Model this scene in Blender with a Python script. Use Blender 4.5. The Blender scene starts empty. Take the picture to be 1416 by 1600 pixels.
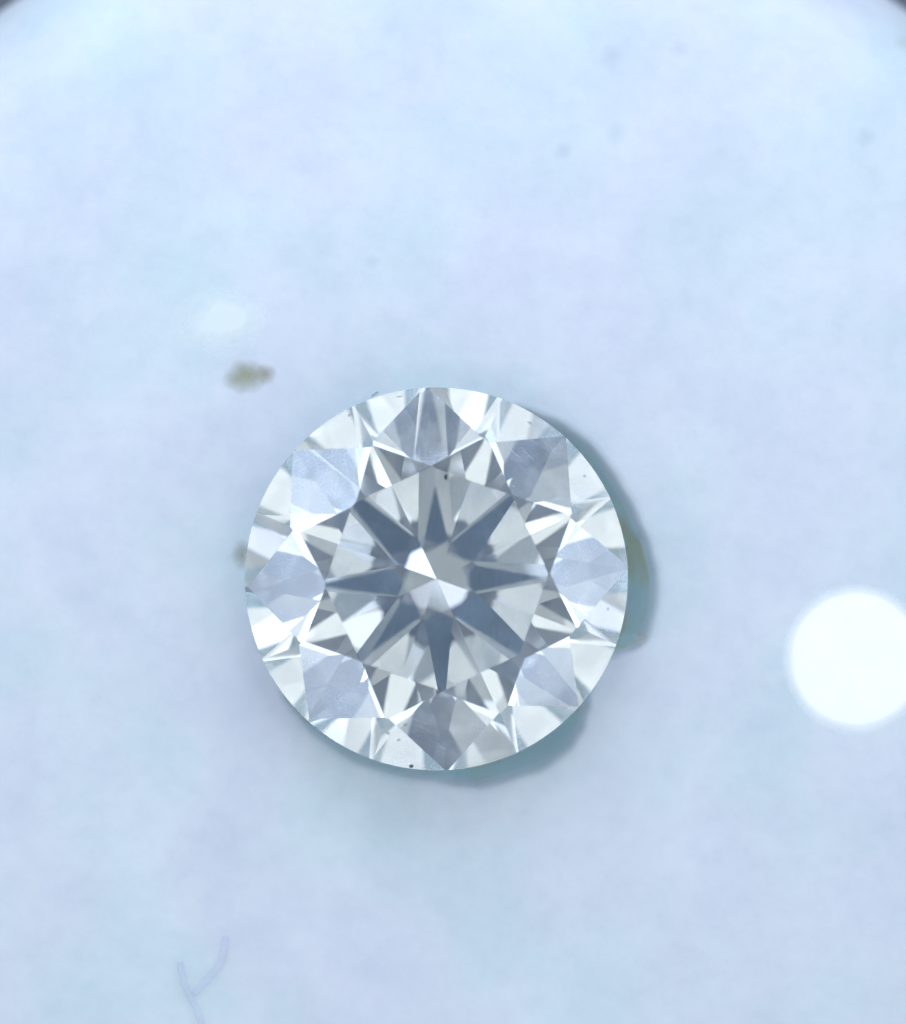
# A round brilliant-cut diamond resting in a worn seat of a pale round plate,
# photographed straight from above.  1 Blender unit = 1 millimetre.
import bpy, bmesh, math, random
from mathutils import Vector, noise

scene = bpy.context.scene
col = scene.collection
scene.unit_settings.system = 'METRIC'
scene.unit_settings.scale_length = 0.001

R = 3.25                       # girdle radius of the stone
PX = R / 299.0                 # millimetres per photograph pixel at the girdle plane
CX, CY = 682.0, 904.5          # centre of the stone in the photograph
CAM_H = 60.0                   # camera height above the girdle plane
PLATE_Z = -0.6                # top of the plate below the girdle plane


# ------------------------------------------------------------------ camera
cam = bpy.data.cameras.new('camera')
cam_ob = bpy.data.objects.new('camera', cam)
col.objects.link(cam_ob)
scene.camera = cam_ob
cam_ob.location = (0, 0, CAM_H)
cam.sensor_fit = 'VERTICAL'
cam.sensor_height = 24.0
cam.lens = 24.0 * CAM_H / (1600 * PX)
cam.shift_x = (708 - CX) / 1600
cam.shift_y = (CY - 800) / 1600
cam.clip_start = 0.1
cam.clip_end = 2000
cam.dof.use_dof = True
cam.dof.focus_distance = CAM_H - 0.15
APERTURE = 2.8                 # diameter of the entrance pupil, mm
# f-stop counts lens millimetres against scene units (scene unit = 1 mm here)
cam.dof.aperture_fstop = (cam.lens / 1000.0) / (APERTURE)
cam.dof.aperture_blades = 0

# ------------------------------------------------------------------ light
world = bpy.data.worlds.new('World')
scene.world = world
world.use_nodes = True
bg = world.node_tree.nodes['Background']
bg.inputs[0].default_value = (0.88, 0.98, 1.06, 1)     # even white surround of the room
bg.inputs[1].default_value = 0.47


def lamp(name, zenith, azim, dist, size, radiance, color, size_y=None, shape='DISK'):
    """A round lamp that looks at the stone; radiance is its surface brightness."""
    L = bpy.data.lights.new(name, 'AREA')
    L.shape = shape
    L.size = size
    if size_y:
        L.size_y = size_y
    area = math.pi * size * size / 4 if shape == 'DISK' else size * (size_y or size)
    L.energy = radiance * math.pi * area
    L.color = color
    o = bpy.data.objects.new(name, L)
    z, a = math.radians(zenith), math.radians(azim)
    d = Vector((math.sin(z) * math.cos(a), math.sin(z) * math.sin(a), math.cos(z)))
    o.location = d * dist
    o.rotation_euler = d.to_track_quat('Z', 'Y').to_euler()
    col.objects.link(o)
    return o


LED = (0.75, 0.90, 1.15)
for k in range(8):             # ring light: eight LED panels round the lens axis
    az = 45 * k + 8
    rad = (1.8, 3.2, 5.0, 2.0, 1.5, 1.6, 1.6, 1.7)[k]
    lamp('ring_lamp', (67, 64, 62, 66, 66, 66.5, 58, 67)[k], az, (72, 54, 38, 64, 72, 74, 72, 68)[k], (40, 34, 26, 40, 40, 40, 40, 40)[k], rad, LED, (24, 15, 14, 21, 22, 23, 17, 24)[k], 'RECTANGLE')
lamp('spot_lamp', 45, 317, 75, 8, 2.4, LED)
lamp('spot_lamp', 45, 91, 75, 10, 3.6, LED)
FILL = (0.95, 1.0, 1.0)
for k in range(6):             # added fill lamps higher up, keep the facets between the arrows pale
    lamp('fill_lamp', 33, 60 * k + 20, 78, 36, (0.66, 0.72, 0.63, 0.69, 0.61, 0.66)[k], FILL, 17, 'RECTANGLE')
SKY = (0.80, 0.86, 1.12)       # cooler light of a window
lamp('soft_lamp', 42, 47, 80, 22, 0.95, SKY)
lamp('soft_lamp', 41, 140, 80, 24, 1.0, SKY)
lamp('soft_lamp', 37, 238, 80, 22, 0.9, SKY)

vs = scene.view_settings
vs.view_transform = 'Standard'
vs.look = 'None'
vs.exposure = 0.0
vs.gamma = 1.0
vs.use_curve_mapping = False
cy = scene.cycles
cy.max_bounces = 28
cy.transmission_bounces = 28
cy.glossy_bounces = 28
cy.diffuse_bounces = 5
cy.transparent_max_bounces = 32
cy.caustics_reflective = True
cy.caustics_refractive = True
cy.blur_glossy = 0.0
cy.sample_clamp_indirect = 6.0
cy.use_denoising = True


# ------------------------------------------------------------------ helpers
def at(px, py, z=0.0):
    """World point at height z seen at photograph pixel (px, py)."""
    k = (CAM_H - z) / CAM_H
    return Vector(((px - CX) * PX * k, (CY - py) * PX * k, z))


def tag(o, label=None, cat=None, group=None, kind=None):
    if label:
        o['label'] = label
    if cat:
        o['category'] = cat
    if group:
        o['group'] = group
    if kind:
        o['kind'] = kind
    return o


def link(name, me, mat=None, parent=None):
    o = bpy.data.objects.new(name, me)
    if mat:
        me.materials.append(mat)
    col.objects.link(o)
    if parent:
        o.parent = parent
    return o


def new_mat(name):
    m = bpy.data.materials.new(name)
    m.use_nodes = True
    nt = m.node_tree
    nt.nodes.clear()
    out = nt.nodes.new('ShaderNodeOutputMaterial')
    return m, nt, out


def N(nt, kind, **kw):
    n = nt.nodes.new(kind)
    for k, v in kw.items():
        if isinstance(k, str) and k.startswith('i_'):
            n.inputs[k[2:].replace('_', ' ')].default_value = v
        else:
            setattr(n, k, v)
    return n


# ------------------------------------------------------------------ materials
def ramp(nt, src, stops):
    r = N(nt, 'ShaderNodeValToRGB')
    e = r.color_ramp.elements
    e[0].position, e[0].color = stops[0][0], (*stops[0][1], 1)
    e[1].position, e[1].color = stops[-1][0], (*stops[-1][1], 1)
    for p, c in stops[1:-1]:
        x = e.new(p)
        x.color = (*c, 1)
    nt.links.new(src, r.inputs[0])
    return r.outputs[0]


def plate_material():
    m, nt, out = new_mat('pale_plate')
    tc = N(nt, 'ShaderNodeTexCoord')
    b = N(nt, 'ShaderNodeBsdfPrincipled')
    # broad cloudy mottling of worn, slightly blue plastic
    n1 = N(nt, 'ShaderNodeTexNoise', i_Scale=0.55, i_Detail=5.0, i_Roughness=0.62)
    n2 = N(nt, 'ShaderNodeTexNoise', i_Scale=0.34, i_Detail=3.0, i_Roughness=0.5)
    off = N(nt, 'ShaderNodeMapping')
    off.inputs['Location'].default_value = (31, 17, 4)
    nt.links.new(tc.outputs['Object'], n1.inputs['Vector'])
    nt.links.new(tc.outputs['Object'], off.inputs['Vector'])
    nt.links.new(off.outputs[0], n2.inputs['Vector'])
    c1 = ramp(nt, n1.outputs['Fac'], [(0.30, (0.635, 0.69, 0.745)), (0.5, (0.685, 0.73, 0.78)), (0.72, (0.73, 0.77, 0.81))])
    c2 = ramp(nt, n2.outputs['Fac'], [(0.34, (0.935, 1.0, 0.975)), (0.5, (1, 1, 1)), (0.66, (1.0, 0.965, 1.0))])
    mx = N(nt, 'ShaderNodeMix', data_type='RGBA', blend_type='MULTIPLY')
    mx.inputs['Factor'].default_value = 1.0
    nt.links.new(c1, mx.inputs[6])
    nt.links.new(c2, mx.inputs[7])
    # finer flecks of wear
    n3 = N(nt, 'ShaderNodeTexNoise', i_Scale=2.6, i_Detail=6.0, i_Roughness=0.7)
    nt.links.new(off.outputs[0], n3.inputs['Vector'])
    c3 = ramp(nt, n3.outputs['Fac'], [(0.28, (0.95, 0.96, 0.965)), (0.5, (1, 1, 1)), (0.75, (1.03, 1.03, 1.02))])
    mx2 = N(nt, 'ShaderNodeMix', data_type='RGBA', blend_type='MULTIPLY')
    mx2.inputs['Factor'].default_value = 1.0
    nt.links.new(mx.outputs[2], mx2.inputs[6])
    nt.links.new(c3, mx2.inputs[7])
    nt.links.new(mx2.outputs[2], b.inputs['Base Color'])
    b.inputs['Roughness'].default_value = 0.55
    b.inputs['Specular IOR Level'].default_value = 0.3
    bn = N(nt, 'ShaderNodeTexNoise', i_Scale=2.2, i_Detail=6.0)
    nt.links.new(tc.outputs['Object'], bn.inputs['Vector'])
    bp = N(nt, 'ShaderNodeBump', i_Strength=0.12, i_Distance=0.15)
    nt.links.new(bn.outputs['Fac'], bp.inputs['Height'])
    nt.links.new(bp.outputs[0], b.inputs['Normal'])
    nt.links.new(b.outputs[0], out.inputs[0])
    return m


def simple(name, color, rough=0.8, var=0.12, scale=3.0, spec=0.3, alpha=1.0):
    m, nt, out = new_mat(name)
    b = N(nt, 'ShaderNodeBsdfPrincipled')
    tc = N(nt, 'ShaderNodeTexCoord')
    n = N(nt, 'ShaderNodeTexNoise', i_Scale=scale, i_Detail=4.0)
    nt.links.new(tc.outputs['Object'], n.inputs['Vector'])
    lo = tuple(c * (1 - var) for c in color)
    hi = tuple(min(1, c * (1 + var)) for c in color)
    nt.links.new(ramp(nt, n.outputs['Fac'], [(0.3, lo), (0.7, hi)]), b.inputs['Base Color'])
    b.inputs['Roughness'].default_value = rough
    b.inputs['Specular IOR Level'].default_value = spec
    b.inputs['Alpha'].default_value = alpha
    nt.links.new(b.outputs[0], out.inputs[0])
    return m


def diamond_material(name, film_and_brightness, scratch):
    """Clear diamond; film = share of pale haze, dust plus brightness painted into the facet, scratch = share of fine polish lines."""
    m, nt, out = new_mat(name)
    g = N(nt, 'ShaderNodeBsdfGlass', i_IOR=2.42, i_Roughness=0.0)
    g.inputs['Color'].default_value = (0.985, 0.992, 0.99, 1)
    if film_and_brightness <= 0:
        nt.links.new(g.outputs[0], out.inputs[0])
        return m
    L = nt.links.new
    tc = N(nt, 'ShaderNodeTexCoord')
    oi = N(nt, 'ShaderNodeObjectInfo')

    def math_node(op, a, b):
        n = N(nt, 'ShaderNodeMath', operation=op)
        for i, v in enumerate((a, b)):
            if isinstance(v, (int, float)):
                n.inputs[i].default_value = v
            else:
                L(v, n.inputs[i])
        return n.outputs[0]

    # every facet was polished in a direction of its own
    rot = N(nt, 'ShaderNodeVectorRotate', rotation_type='Z_AXIS')
    L(tc.outputs['Object'], rot.inputs['Vector'])
    L(math_node('MULTIPLY', oi.outputs['Random'], 6.28), rot.inputs['Angle'])
    mp = N(nt, 'ShaderNodeMapping')
    mp.inputs['Scale'].default_value = (1.3, 22.0, 1.3)
    L(rot.outputs[0], mp.inputs['Vector'])
    n1 = N(nt, 'ShaderNodeTexNoise', i_Scale=1.7, i_Detail=5.0, i_Roughness=0.7)
    L(mp.outputs[0], n1.inputs['Vector'])
    lines = ramp(nt, n1.outputs['Fac'], [(0.52, (0, 0, 0)), (0.70, (1, 1, 1))])
    # cloudy patches of dust and painted brightness, thicker on some facets
    n2 = N(nt, 'ShaderNodeTexNoise', i_Scale=1.1, i_Detail=5.0, i_Roughness=0.6)
    sh = N(nt, 'ShaderNodeVectorMath', operation='ADD')
    L(tc.outputs['Object'], sh.inputs[0])
    cmb = N(nt, 'ShaderNodeCombineXYZ')
    L(math_node('MULTIPLY', oi.outputs['Random'], 40.0), cmb.inputs[0])
    L(cmb.outputs[0], sh.inputs[1])
    L(sh.outputs[0], n2.inputs['Vector'])
    cloud = ramp(nt, n2.outputs['Fac'], [(0.36, (0.35, 0.35, 0.35)), (0.66, (1, 1, 1))])
    n3 = N(nt, 'ShaderNodeTexNoise', i_Scale=26.0, i_Detail=2.0)
    L(tc.outputs['Object'], n3.inputs['Vector'])
    grain = ramp(nt, n3.outputs['Fac'], [(0.4, (0.6, 0.6, 0.6)), (0.7, (1, 1, 1))])
    per = math_node('ADD', math_node('MULTIPLY', oi.outputs['Random'], 0.9), 0.45)
    f = math_node('MULTIPLY', math_node('MULTIPLY', cloud, grain), math_node('MULTIPLY', per, film_and_brightness))
    f = math_node('ADD', f, math_node('MULTIPLY', math_node('MULTIPLY', lines, cloud), scratch))
    d = N(nt, 'ShaderNodeBsdfDiffuse')
    d.inputs['Color'].default_value = (0.76, 0.86, 1.0, 1)
    mix = N(nt, 'ShaderNodeMixShader')
    L(f, mix.inputs[0])
    L(g.outputs[0], mix.inputs[1])
    L(d.outputs[0], mix.inputs[2])
    L(mix.outputs[0], out.inputs[0])
    return m


def patchy(name, color, core, rim, opacity=1.0, emit=0.0, scale=3.0, dark=0.85):
    """A deposit that thins out towards its rim: the plate shows through where it is thin."""
    m, nt, out = new_mat(name)
    L = nt.links.new
    tc = N(nt, 'ShaderNodeTexCoord')
    sub = N(nt, 'ShaderNodeVectorMath', operation='SUBTRACT')
    sub.inputs[1].default_value = (0.5, 0.5, 0)
    L(tc.outputs['Generated'], sub.inputs[0])
    fl = N(nt, 'ShaderNodeVectorMath', operation='MULTIPLY')
    fl.inputs[1].default_value = (2, 2, 0)
    L(sub.outputs[0], fl.inputs[0])
    ln = N(nt, 'ShaderNodeVectorMath', operation='LENGTH')
    L(fl.outputs[0], ln.inputs[0])
    nz = N(nt, 'ShaderNodeTexNoise', i_Scale=scale, i_Detail=3.0)
    L(tc.outputs['Object'], nz.inputs['Vector'])
    ad = N(nt, 'ShaderNodeMath', operation='MULTIPLY_ADD')
    L(nz.outputs['Fac'], ad.inputs[0])
    ad.inputs[1].default_value = 0.0 if emit else 0.5
    L(ln.outputs['Value'], ad.inputs[2])
    k = 0.0 if emit else 0.25
    o = opacity
    alpha = ramp(nt, ad.outputs[0], [(core + k if core + k < 1 else 0.98, (o, o, o)), (min(1.0, rim + k), (0, 0, 0))])
    b = N(nt, 'ShaderNodeBsdfPrincipled')
    b.inputs['Roughness'].default_value = 0.8
    b.inputs['Specular IOR Level'].default_value = 0.1
    lo = tuple(c * (0.98 if emit else dark) for c in color)
    L(ramp(nt, nz.outputs['Fac'], [(0.35, lo), (0.65, color)]), b.inputs['Base Color'])
    if emit:
        L(ramp(nt, nz.outputs['Fac'], [(0.35, (0.80, 0.84, 0.95)), (0.65, (1.0, 1.0, 1.0))]), b.inputs['Emission Color'])
        b.inputs['Emission Strength'].default_value = emit
    L(alpha, b.inputs['Alpha'])
    L(b.outputs[0], out.inputs[0])
    return m


M_PLATE = plate_material()
M_BASE = simple('grey_table', (0.13, 0.14, 0.165), 0.6)
M_KITE = diamond_material('diamond_kite', 0.46, 0.18)  # haze raised beyond real dust to paint the kites paler
M_UPPER = diamond_material('diamond_upper_girdle', 0.30, 0.10)
M_STAR = diamond_material('diamond_star', 0.05, 0.05)
M_TABLE = diamond_material('diamond_table', 0.05, 0.035)
M_STONE = diamond_material('diamond_clear', 0.0, 0.0)
M_INCL = simple('dark_inclusion', (0.17, 0.17, 0.19), 0.7)
M_FLAW = simple('grey_flaw', (0.34, 0.38, 0.42), 0.8, 0.2, 8.0, 0.1, 0.42)
M_HOUS = simple('housing_plastic', (0.125, 0.165, 0.255), 0.5, 0.5, 0.12)
M_HOLLOW_SHADE, nt, out = new_mat('hollow_painted_shade')  # teal shade painted into the recess colour; the olive patches are stain
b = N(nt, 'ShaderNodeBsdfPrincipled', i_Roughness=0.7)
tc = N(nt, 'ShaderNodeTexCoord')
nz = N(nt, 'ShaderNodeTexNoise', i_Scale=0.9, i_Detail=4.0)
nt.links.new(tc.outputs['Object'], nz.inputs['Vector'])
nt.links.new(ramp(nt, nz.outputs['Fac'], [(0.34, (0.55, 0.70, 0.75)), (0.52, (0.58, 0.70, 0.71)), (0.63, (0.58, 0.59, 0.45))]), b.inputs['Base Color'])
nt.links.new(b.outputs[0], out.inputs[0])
M_LENS = simple('dark_lens_coating', (0.05, 0.07, 0.13), 0.2)
M_STRIPE = simple('stripe_ring_grey', (0.17, 0.21, 0.28), 0.4, 0.3, 0.2)  # lighter tone for the added rings on the housing
M_DOT = patchy('disc_added_glow', (0.93, 0.95, 0.95), 0.83, 1.0, 1.0, 0.16, 1.5)  # emission added to lift the white disc to its brightness
M_STAIN = patchy('brown_dirt', (0.45, 0.46, 0.31), 0.10, 0.75, 0.70)
M_STAIN2 = patchy('tan_dirt', (0.45, 0.40, 0.30), 0.05, 0.7, 0.5)
M_DUST = patchy('grey_dust', (0.45, 0.55, 0.65), 0.0, 0.75, 0.12)
M_PALE = patchy('pale_bloom', (0.95, 1.0, 0.98), 0.25, 0.75, 0.74, scale=1.7, dark=1.0)
M_FAINT = patchy('faint_tan_dirt', (0.45, 0.36, 0.26), 0.0, 0.7, 0.22)
M_LINT = simple('lint', (0.60, 0.64, 0.80), 0.9, 0.08, 3.0, 0.0, 0.22)

# ------------------------------------------------------------------ the plate with its worn seat
# outline of the seat where it shows past the girdle: (degrees, radius in photograph pixels)
SEAT = [(-180, 262), (-160, 262), (-150, 270), (-147, 282), (-141, 293), (-125, 299), (-113, 303), (-104, 301),
        (-92, 302), (-82.5, 314), (-78, 322), (-68, 324), (-61, 330), (-52.5, 328), (-46.7, 319), (-41, 304),
        (-36, 287), (-30, 278), (-25, 284), (-22.8, 300), (-18.8, 324), (-15, 333), (-7.4, 336), (0, 335.5),
        (7.8, 329), (16.3, 319), (27.4, 312), (39.6, 309), (50, 301), (60, 290), (72, 272), (90, 262), (180, 262)]


def seat_radius(deg):
    deg = (deg + 180) % 360 - 180
    for (a, ra), (b, rb) in zip(SEAT, SEAT[1:]):
        if a <= deg <= b:
            t = (deg - a) / (b - a)
            t = t * t * (3 - 2 * t)
            return (ra + (rb - ra) * t) * PX * (CAM_H - PLATE_Z) / CAM_H
    return 268 * PX


PAV = 40.5
PAV_TAN = math.tan(math.radians(PAV))
CULET_Z = -(R * 0.025 + R * PAV_TAN)
PC = at(712, 1010, PLATE_Z)        # centre of the round plate
PR = 11.75                         # radius of the flat top


EDGE = 2.6                         # radius of its rounded rim


def smooth(t):
    t = max(0.0, min(1.0, t))
    return t * t * (3 - 2 * t)


def build_plate():
    bm = bmesh.new()
    n_th = 288
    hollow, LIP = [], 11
    # profile stations: inside the seat, over its lip, out across the flat, down over the edge
    inner = [0.04, 0.3, 0.5, 0.65, 0.78, 0.86, 0.90, 0.93, 0.95, 0.97, 0.985, 1.0, 1.015, 1.03, 1.05, 1.075, 1.11, 1.16]
    flat = [0.02, 0.06, 0.12, 0.2, 0.3, 0.42, 0.55, 0.7, 0.85, 1.0]
    rows = []
    for k in range(n_th):
        a = 2 * math.pi * k / n_th
        rs = seat_radius(math.degrees(a))
        rs *= 1 + 0.006 * noise.noise(Vector((math.cos(a) * 3, math.sin(a) * 3, 0.3)))
        c, s = math.cos(a), math.sin(a)
        row = []
        for f in inner:
            r = rs * f
            # conical seat under the pavilion, a floor, then a rounded wall
            zfloor = max(CULET_Z - 0.01 + r * PAV_TAN * 0.9, CULET_Z) if r < 0.45 else CULET_Z - 0.01 + 0.45 * PAV_TAN * 0.9
            w = smooth((f - 0.92) / 0.12)
            z = zfloor * (1 - w) + PLATE_Z * w
            row.append((r * c, r * s, z))
        # out to the plate's edge along the ray
        # distance to the circle (PC, PR)
        bq = PC.x * c + PC.y * s
        re = bq + math.sqrt(bq * bq - (PC.x ** 2 + PC.y ** 2) + PR * PR)
        r0 = rs * inner[-1]
        for f in flat:
            r = r0 + (re - r0) * f
            row.append((r * c, r * s, PLATE_Z))
        for q in range(1, 9):
            t = q / 8 * math.pi / 2
            row.append(((re + EDGE * math.sin(t)) * c, (re + EDGE * math.sin(t)) * s, PLATE_Z - 6.0 * (1 - math.cos(t))))
        row.append(((re + EDGE) * c, (re + EDGE) * s, -8.0))
        rows.append([bm.verts.new(p) for p in row])
    cv = bm.verts.new((0, 0, CULET_Z - 0.01))
    for k in range(n_th):
        A, B = rows[k], rows[(k + 1) % n_th]
        bm.faces.new((cv, A[0], B[0]))
        for i in range(len(A) - 1):
            f = bm.faces.new((A[i], A[i + 1], B[i + 1], B[i]))
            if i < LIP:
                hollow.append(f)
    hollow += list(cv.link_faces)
    bm.faces.new([r[-1] for r in rows][::-1])
    for f in bm.faces:
        f.smooth = len(f.verts) <= 4
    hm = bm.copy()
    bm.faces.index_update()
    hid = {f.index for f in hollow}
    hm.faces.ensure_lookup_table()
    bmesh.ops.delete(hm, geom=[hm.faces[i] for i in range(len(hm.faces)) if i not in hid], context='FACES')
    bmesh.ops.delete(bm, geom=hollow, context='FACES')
    me, mh = bpy.data.meshes.new('stage_plate'), bpy.data.meshes.new('hollow')
    bm.to_mesh(me)
    hm.to_mesh(mh)
    bm.free()
    hm.free()
    return me, mh


plate_me, hollow_me = build_plate()
plate = link('stage_plate', plate_me, M_PLATE)
link('hollow', hollow_me, M_HOLLOW_SHADE, plate)['label'] = 'worn hollow under the diamond, teal-grey shade painted in'
tag(plate, 'pale blue-white round plate with a worn hollow that holds the diamond', 'plate')

bm = bmesh.new()
bmesh.ops.create_grid(bm, x_segments=2, y_segments=2, size=60)
for v in bm.verts:
    v.co.z = -8.0
me = bpy.data.meshes.new('ground')
bm.to_mesh(me)
bm.free()
tag(link('ground', me, M_BASE), kind='structure')


# ------------------------------------------------------------------ the diamond
def brilliant(rot, table, crown, pav, star, lower, gird, jit, seed):
    """The stone as a convex solid: every facet plane is clipped by all the others."""
    rnd = random.Random(seed)
    planes = []

    def cut(name, no, d):
        planes.append((name, Vector(no).normalized(), d))

    def plane3(p, q, r, up):
        no = (q - p).cross(r - p).normalized()
        if no.z * up < 0:
            no = -no
        return no, no.dot(p)

    def P(a, r, z):
        return Vector((r * math.cos(a), r * math.sin(a), z))

    def J(s):
        return rnd.gauss(0, 1) * jit * s

    g2 = R * gird / 2
    cr, pv = math.radians(crown), math.radians(pav)
    step, off = math.radians(45), math.radians(rot)
    rt = R * table
    zt = g2 + (R - rt) * math.tan(cr)
    cut('table_facet', (0, 0, 1), zt)
    rs = rt * math.cos(step / 2) + (R - rt * math.cos(step / 2)) * star
    for k in range(8):
        a = off + k * step + math.radians(J(0.7))
        c = cr + math.radians(J(0.4))
        no = Vector((math.sin(c) * math.cos(a), math.sin(c) * math.sin(a), math.cos(c)))
        cut('kite_facet', no, no.dot(P(a, R, g2)))
    for k in range(8):
        a = off + k * step
        b = a + step / 2
        no = Vector((math.sin(cr) * math.cos(a), math.sin(cr) * math.sin(a), math.cos(cr)))
        zs = (no.dot(P(a, R, g2)) - rs * math.cos(step / 2) * math.sin(cr)) / math.cos(cr)
        S = P(b + math.radians(J(0.5)), rs, zs)
        no, d = plane3(P(a, rt, zt), S, P(a + step, rt, zt), 1)
        cut('star_facet', no, d)
        for s in (0, 1):
            no, d = plane3(S, P(a + s * step, R, g2), P(b, R, g2), 1)
            no = (no + Vector((J(0.004), J(0.004), 0))).normalized()
            cut('upper_girdle_facet', no, no.dot(S))
    zc = -g2 - R * math.tan(pv)
    for k in range(8):
        a = off + k * step + math.radians(J(0.6))
        c = pv + math.radians(J(0.14))
        no = Vector((math.sin(c) * math.cos(a), math.sin(c) * math.sin(a), -math.cos(c)))
        cut('pavilion_main_facet', no, no.dot(Vector((0, 0, zc))))
    for k in range(8):
        a = off + k * step
        b = a + step / 2
        rl = R * (1 - lower)
        no = Vector((math.sin(pv) * math.cos(a), math.sin(pv) * math.sin(a), -math.cos(pv)))
        zl = (rl * math.cos(step / 2) * math.sin(pv) - no.dot(Vector((0, 0, zc)))) / math.cos(pv)
        L = P(b, rl, zl)
        for s in (0, 1):
            no, d = plane3(L, P(a + s * step, R, -g2), P(b, R, -g2), -1)
            no = (no + Vector((J(0.0022), J(0.0022), 0))).normalized()
            cut('lower_girdle_facet', no, no.dot(L))
    n = 192
    for i in range(n):
        a = 2 * math.pi * (i + 0.5) / n
        cut('girdle', (math.cos(a), math.sin(a), 0), R * math.cos(math.pi / n))
    faces = []
    for i, (name, no, d) in enumerate(planes):
        u = no.orthogonal().normalized()
        v = no.cross(u)
        o = no * d
        poly = [o + u * 9 + v * 9, o - u * 9 + v * 9, o - u * 9 - v * 9, o + u * 9 - v * 9]
        for j, (_, n2, d2) in enumerate(planes):
            if i == j:
                continue
            ds = [n2.dot(p) - d2 for p in poly]
            if max(ds) <= 1e-9:
                continue
            new = []
            for k in range(len(poly)):
                p, q = poly[k], poly[(k + 1) % len(poly)]
                da, db = ds[k], ds[(k + 1) % len(poly)]
                if da <= 0:
                    new.append(p)
                if da < 0 < db or db < 0 < da:
                    new.append(p + (q - p) * (da / (da - db)))
            poly = new
            if len(poly) < 3:
                break
        pts = []
        for p in poly:
            key = (round(p.x, 4), round(p.y, 4), round(p.z, 4))
            if not pts or pts[-1] != key:
                pts.append(key)
        if len(pts) > 1 and pts[0] == pts[-1]:
            pts.pop()
        if len(pts) >= 3:
            faces.append((name, -1 if name == 'girdle' else i, pts))
    return faces, zt, zc


diamond = bpy.data.objects.new('diamond', None)
diamond.empty_display_size = 1
diamond.location = (0, 0, 0)
col.objects.link(diamond)
tag(diamond, 'round brilliant-cut clear diamond seen table up, set in the pale plate', 'diamond')

faces, TABLE_Z, _ = brilliant(2.8, 0.577, 35.8, PAV, 0.5, 0.78, 0.05, 1.25, 4)
groups = {}
for name, i, pts in faces:
    groups.setdefault((i, name), []).append(pts)
for (i, name), polys in sorted(groups.items()):
    ids = {}
    for pts in polys:
        for p in pts:
            ids.setdefault(p, len(ids))
    me = bpy.data.meshes.new(name)
    me.from_pydata(list(ids), [], [[ids[p] for p in pts] for pts in polys])
    mat = M_TABLE if name == 'table_facet' else {'kite_facet': M_KITE, 'star_facet': M_STAR, 'upper_girdle_facet': M_UPPER}.get(name, M_STONE)
    link(name, me, mat, diamond)


# ------------------------------------------------------------------ the lens housing above (seen as the dark arrows)
def ring(name, r0, r1, z0, z1, mat, n=96, cx=0, cy=0):
    bm = bmesh.new()
    prof = [(r0, z0), (r1 - 0.8, z0), (r1, z0 + 0.8), (r1, z1), (r0, z1)]
    rows = []
    for k in range(n):
        a = 2 * math.pi * k / n
        rows.append([bm.verts.new((cx + r * math.cos(a), cy + r * math.sin(a), z)) for r, z in prof])
    for k in range(n):
        A, B = rows[k], rows[(k + 1) % n]
        for i in range(len(prof)):
            j = (i + 1) % len(prof)
            bm.faces.new((A[i], B[i], B[j], A[j]))
    bmesh.ops.recalc_face_normals(bm, faces=bm.faces[:])
    me = bpy.data.meshes.new(name)
    bm.to_mesh(me)
    bm.free()
    return link(name, me, mat)


hous = ring('lens_housing', 5.0, 23.0, CAM_H + 0.5, CAM_H + 8, M_HOUS)
tag(hous, 'dark grey-blue lens housing above the diamond, mirrored in it as arrows', 'lens')
ring('lens_glass', 0.02, 5.4, CAM_H + 1.2, CAM_H + 3, M_LENS, 64).parent = hous
ring('inner_stripe_ring', 8.5, 11.5, CAM_H + 0.2, CAM_H + 2, M_STRIPE, 96).parent = hous  # unseen ring added so that its reflection stripes the arrows
ring('outer_stripe_ring', 17.0, 18.6, CAM_H + 0.2, CAM_H + 2, M_STRIPE, 96).parent = hous  # second unseen ring, added for the same stripes


# ------------------------------------------------------------------ flaws in and on the stone
def crown_z(r):
    return min(TABLE_Z, R * 0.025 + (R - r) * math.tan(math.radians(36)))


for px, py, rx, ry, dz in ((643, 1197, 3.6, 3.0, 0.03), (697, 745, 3.0, 4.5, 0.12), (634, 1128, 4, 2, 0.06),
                           (646, 1141, 4, 2, 0.06), (607, 1140, 4, 2.5, 0.06), (624, 1152, 4, 2, 0.06),
                           (948, 951, 2.6, 2.6, 0.05), (912, 745, 3, 2, 0.06), (548, 650, 4, 2.4, 0.06),
                           (827, 662, 4, 2, 0.06), (625, 993, 4, 1.6, 0.2), (743, 846, 2.4, 2.0, 0.1),
                           (706, 884, 1.6, 2.6, 0.1), (586, 616, 7, 2.4, 0.0), (625, 620, 6, 1.6, 0.04)):
    v = at(px, py, 0)
    r = v.to_2d().length
    z = crown_z(r) - dz if r < R * 0.995 else 0.05
    v = at(px, py, z)
    bmi = bmesh.new()
    bmesh.ops.create_icosphere(bmi, subdivisions=2, radius=1)
    for w in bmi.verts:
        k = 1 + 0.45 * noise.noise(w.co * 1.7 + Vector((px, py, 0)))
        w.co = Vector((w.co.x * rx * PX * k, w.co.y * ry * PX * k, w.co.z * 0.018 * k))
    me = bpy.data.meshes.new('inclusion')
    bmi.to_mesh(me)
    bmi.free()
    o = link('inclusion', me, M_INCL if px in (643, 697) else M_FLAW, diamond)
    o.location = v
    o.rotation_euler = (0, 0, math.sin(px) * 0.6)
    if px == 643:
        o['label'] = 'round black speck near the bottom edge'


# ------------------------------------------------------------------ small things on the plate
def plate_h(x, y):
    return PLATE_Z


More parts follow.
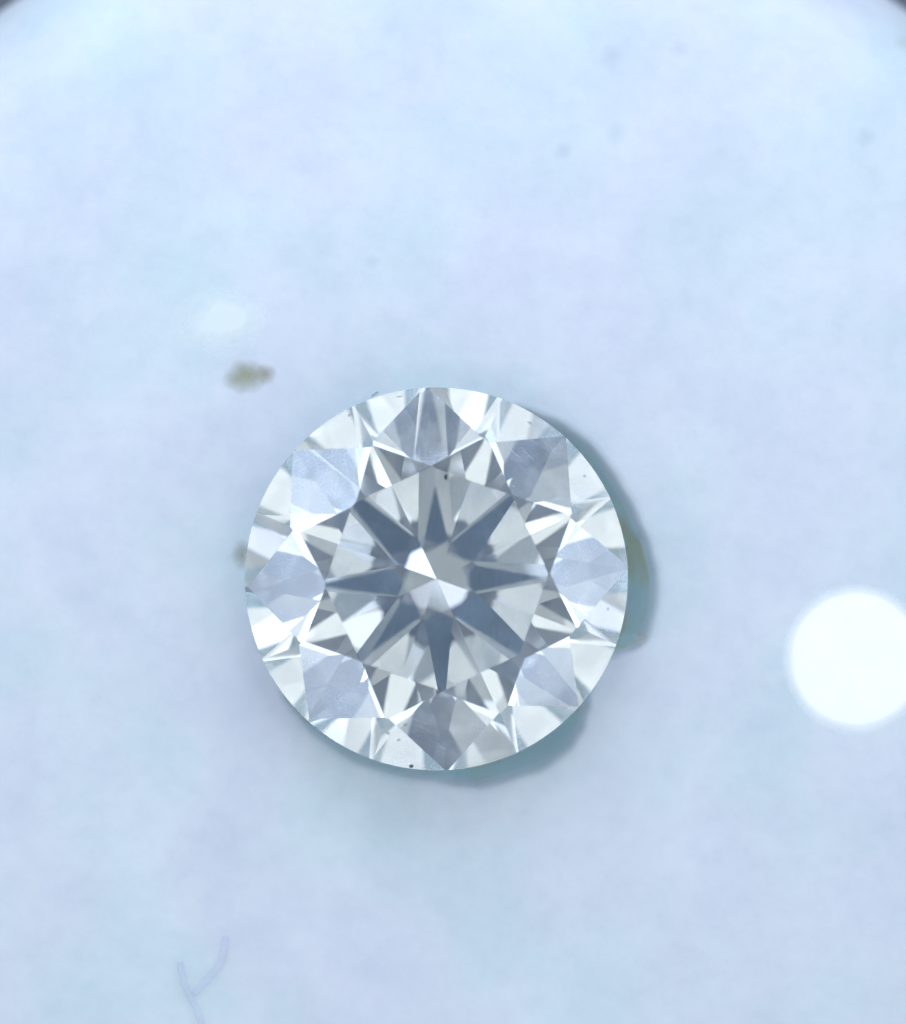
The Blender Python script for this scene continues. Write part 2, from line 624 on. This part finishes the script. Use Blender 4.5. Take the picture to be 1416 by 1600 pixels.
def blob(name, px, py, rx, ry, h, mat, rot=0.0, wob=0.25, seed=0, n=40):
    """A low irregular mound lying on the plate, tapering to nothing at its rim."""
    c = at(px, py, PLATE_Z)
    bm = bmesh.new()
    rings = [(0.35, 0.95), (0.65, 0.7), (0.85, 0.35), (1.0, -0.3)]
    ctr = bm.verts.new((0, 0, h))
    rows = []
    for f, hz in rings:
        row = []
        for k in range(n):
            a = 2 * math.pi * k / n
            w = 1 + wob * noise.noise(Vector((math.cos(a) * 1.6 + seed * 7.1, math.sin(a) * 1.6, seed * 3.3)))
            x, y = rx * PX * f * w * math.cos(a), ry * PX * f * w * math.sin(a)
            cr, sr = math.cos(rot), math.sin(rot)
            row.append(bm.verts.new((x * cr - y * sr, x * sr + y * cr, h * hz)))
        rows.append(row)
    for k in range(n):
        j = (k + 1) % n
        bm.faces.new((ctr, rows[0][k], rows[0][j]))
        for A, B in zip(rows, rows[1:]):
            bm.faces.new((A[k], B[k], B[j], A[j]))
    for f in bm.faces:
        f.smooth = True
    me = bpy.data.meshes.new(name)
    bm.to_mesh(me)
    bm.free()
    o = link(name, me, mat)
    o.location = c + Vector((0, 0, 0.3 * h + 0.002))
    return o


dot = blob('bright_disc', 1338, 1030, 118, 120, 0.012, M_DOT, wob=0.01)
tag(dot, 'small round bright white disc with added glow on the plate right of the diamond', 'light')

# specks of dirt, dust and lint lying on the plate
for px, py, rx, ry, h, rot, seed, label in (
        (383, 588, 27, 21, 0.05, 0.3, 1, 'olive-brown smudge of dirt above left of the diamond'),
        (414, 584, 15, 14, 0.04, 0.0, 2, 'small yellowish crumb touching the olive smudge above left of the diamond'),
        (381, 862, 13, 19, 0.05, 0.0, 3, 'small brown speck half hidden by the left edge of the diamond'),
        (1001, 998, 10, 9, 0.05, 0.0, 4, 'small brown speck on the rim of the hollow right of the diamond'),
        (1408, 66, 14, 9, 0.04, 0.5, 5, 'faint tan speck at the top right corner of the plate')):
    tag(blob('dirt_speck', px, py, rx * 1.8, ry * 1.8, h * 0.2, M_STAIN if seed == 1 else M_FAINT if seed == 5 else M_STAIN2, rot, 0.4, seed), label, 'speck', 'dirt specks on the plate')
for px, py, r, seed, label in (
        (961, 88, 15, 6, 'pale grey dust spot left of the bluish one near the top'),
        (1061, 76, 12, 7, 'bluish dust spot near the top of the plate'),
        (963, 207, 13, 8, 'faint bluish dust spot below the pale grey one near the top'),
        (879, 236, 11, 9, 'faint tan dust spot above the diamond, lowest of the dust near the top'),
        (1352, 216, 14, 10, 'faint greenish dust spot near the top right corner'),
        (583, 409, 10, 11, 'faint grey dust spot midway above the diamond')):
    tag(blob('dust_spot', px, py, r * 1.9, r * 1.9, 0.015, M_DUST, 0, 0.3, seed), label, 'dust', 'dust spots on the plate')

tag(blob('pale_bloom', 350, 500, 105, 80, 0.012, M_PALE, -0.2, 0.5, 21), 'pale cloudy bloom on the plate above the olive smudge', 'stain')


def fibre(name, pts, rad, mat):
    cu = bpy.data.curves.new(name, 'CURVE')
    cu.dimensions = '3D'
    cu.bevel_depth = rad
    cu.bevel_resolution = 3
    cu.use_fill_caps = True
    sp = cu.splines.new('NURBS')
    sp.points.add(len(pts) - 1)
    for q, (px, py) in zip(sp.points, pts):
        v = at(px, py, PLATE_Z)
        q.co = (v.x, v.y, PLATE_Z + rad * 0.6, 1)
    sp.use_endpoint_u = True
    sp.order_u = 3
    o = bpy.data.objects.new('tmp', cu)
    me = bpy.data.meshes.new_from_object(o)
    me.name = name
    bpy.data.objects.remove(o)
    me.materials.clear()
    return link(name, me, mat)


tag(fibre('lint_fibre', [(281, 1503), (287, 1535), (300, 1560), (312, 1585), (322, 1625)], 0.06, M_LINT),
    'pale lavender lint fibre running off the bottom edge, straighter of the two', 'lint', 'lint fibres at the lower left')
tag(fibre('lint_fibre', [(353, 1464), (351, 1492), (336, 1520), (316, 1538), (304, 1552)], 0.06, M_LINT),
    'short curved lint fibre forking off the straighter one at lower left', 'lint', 'lint fibres at the lower left')
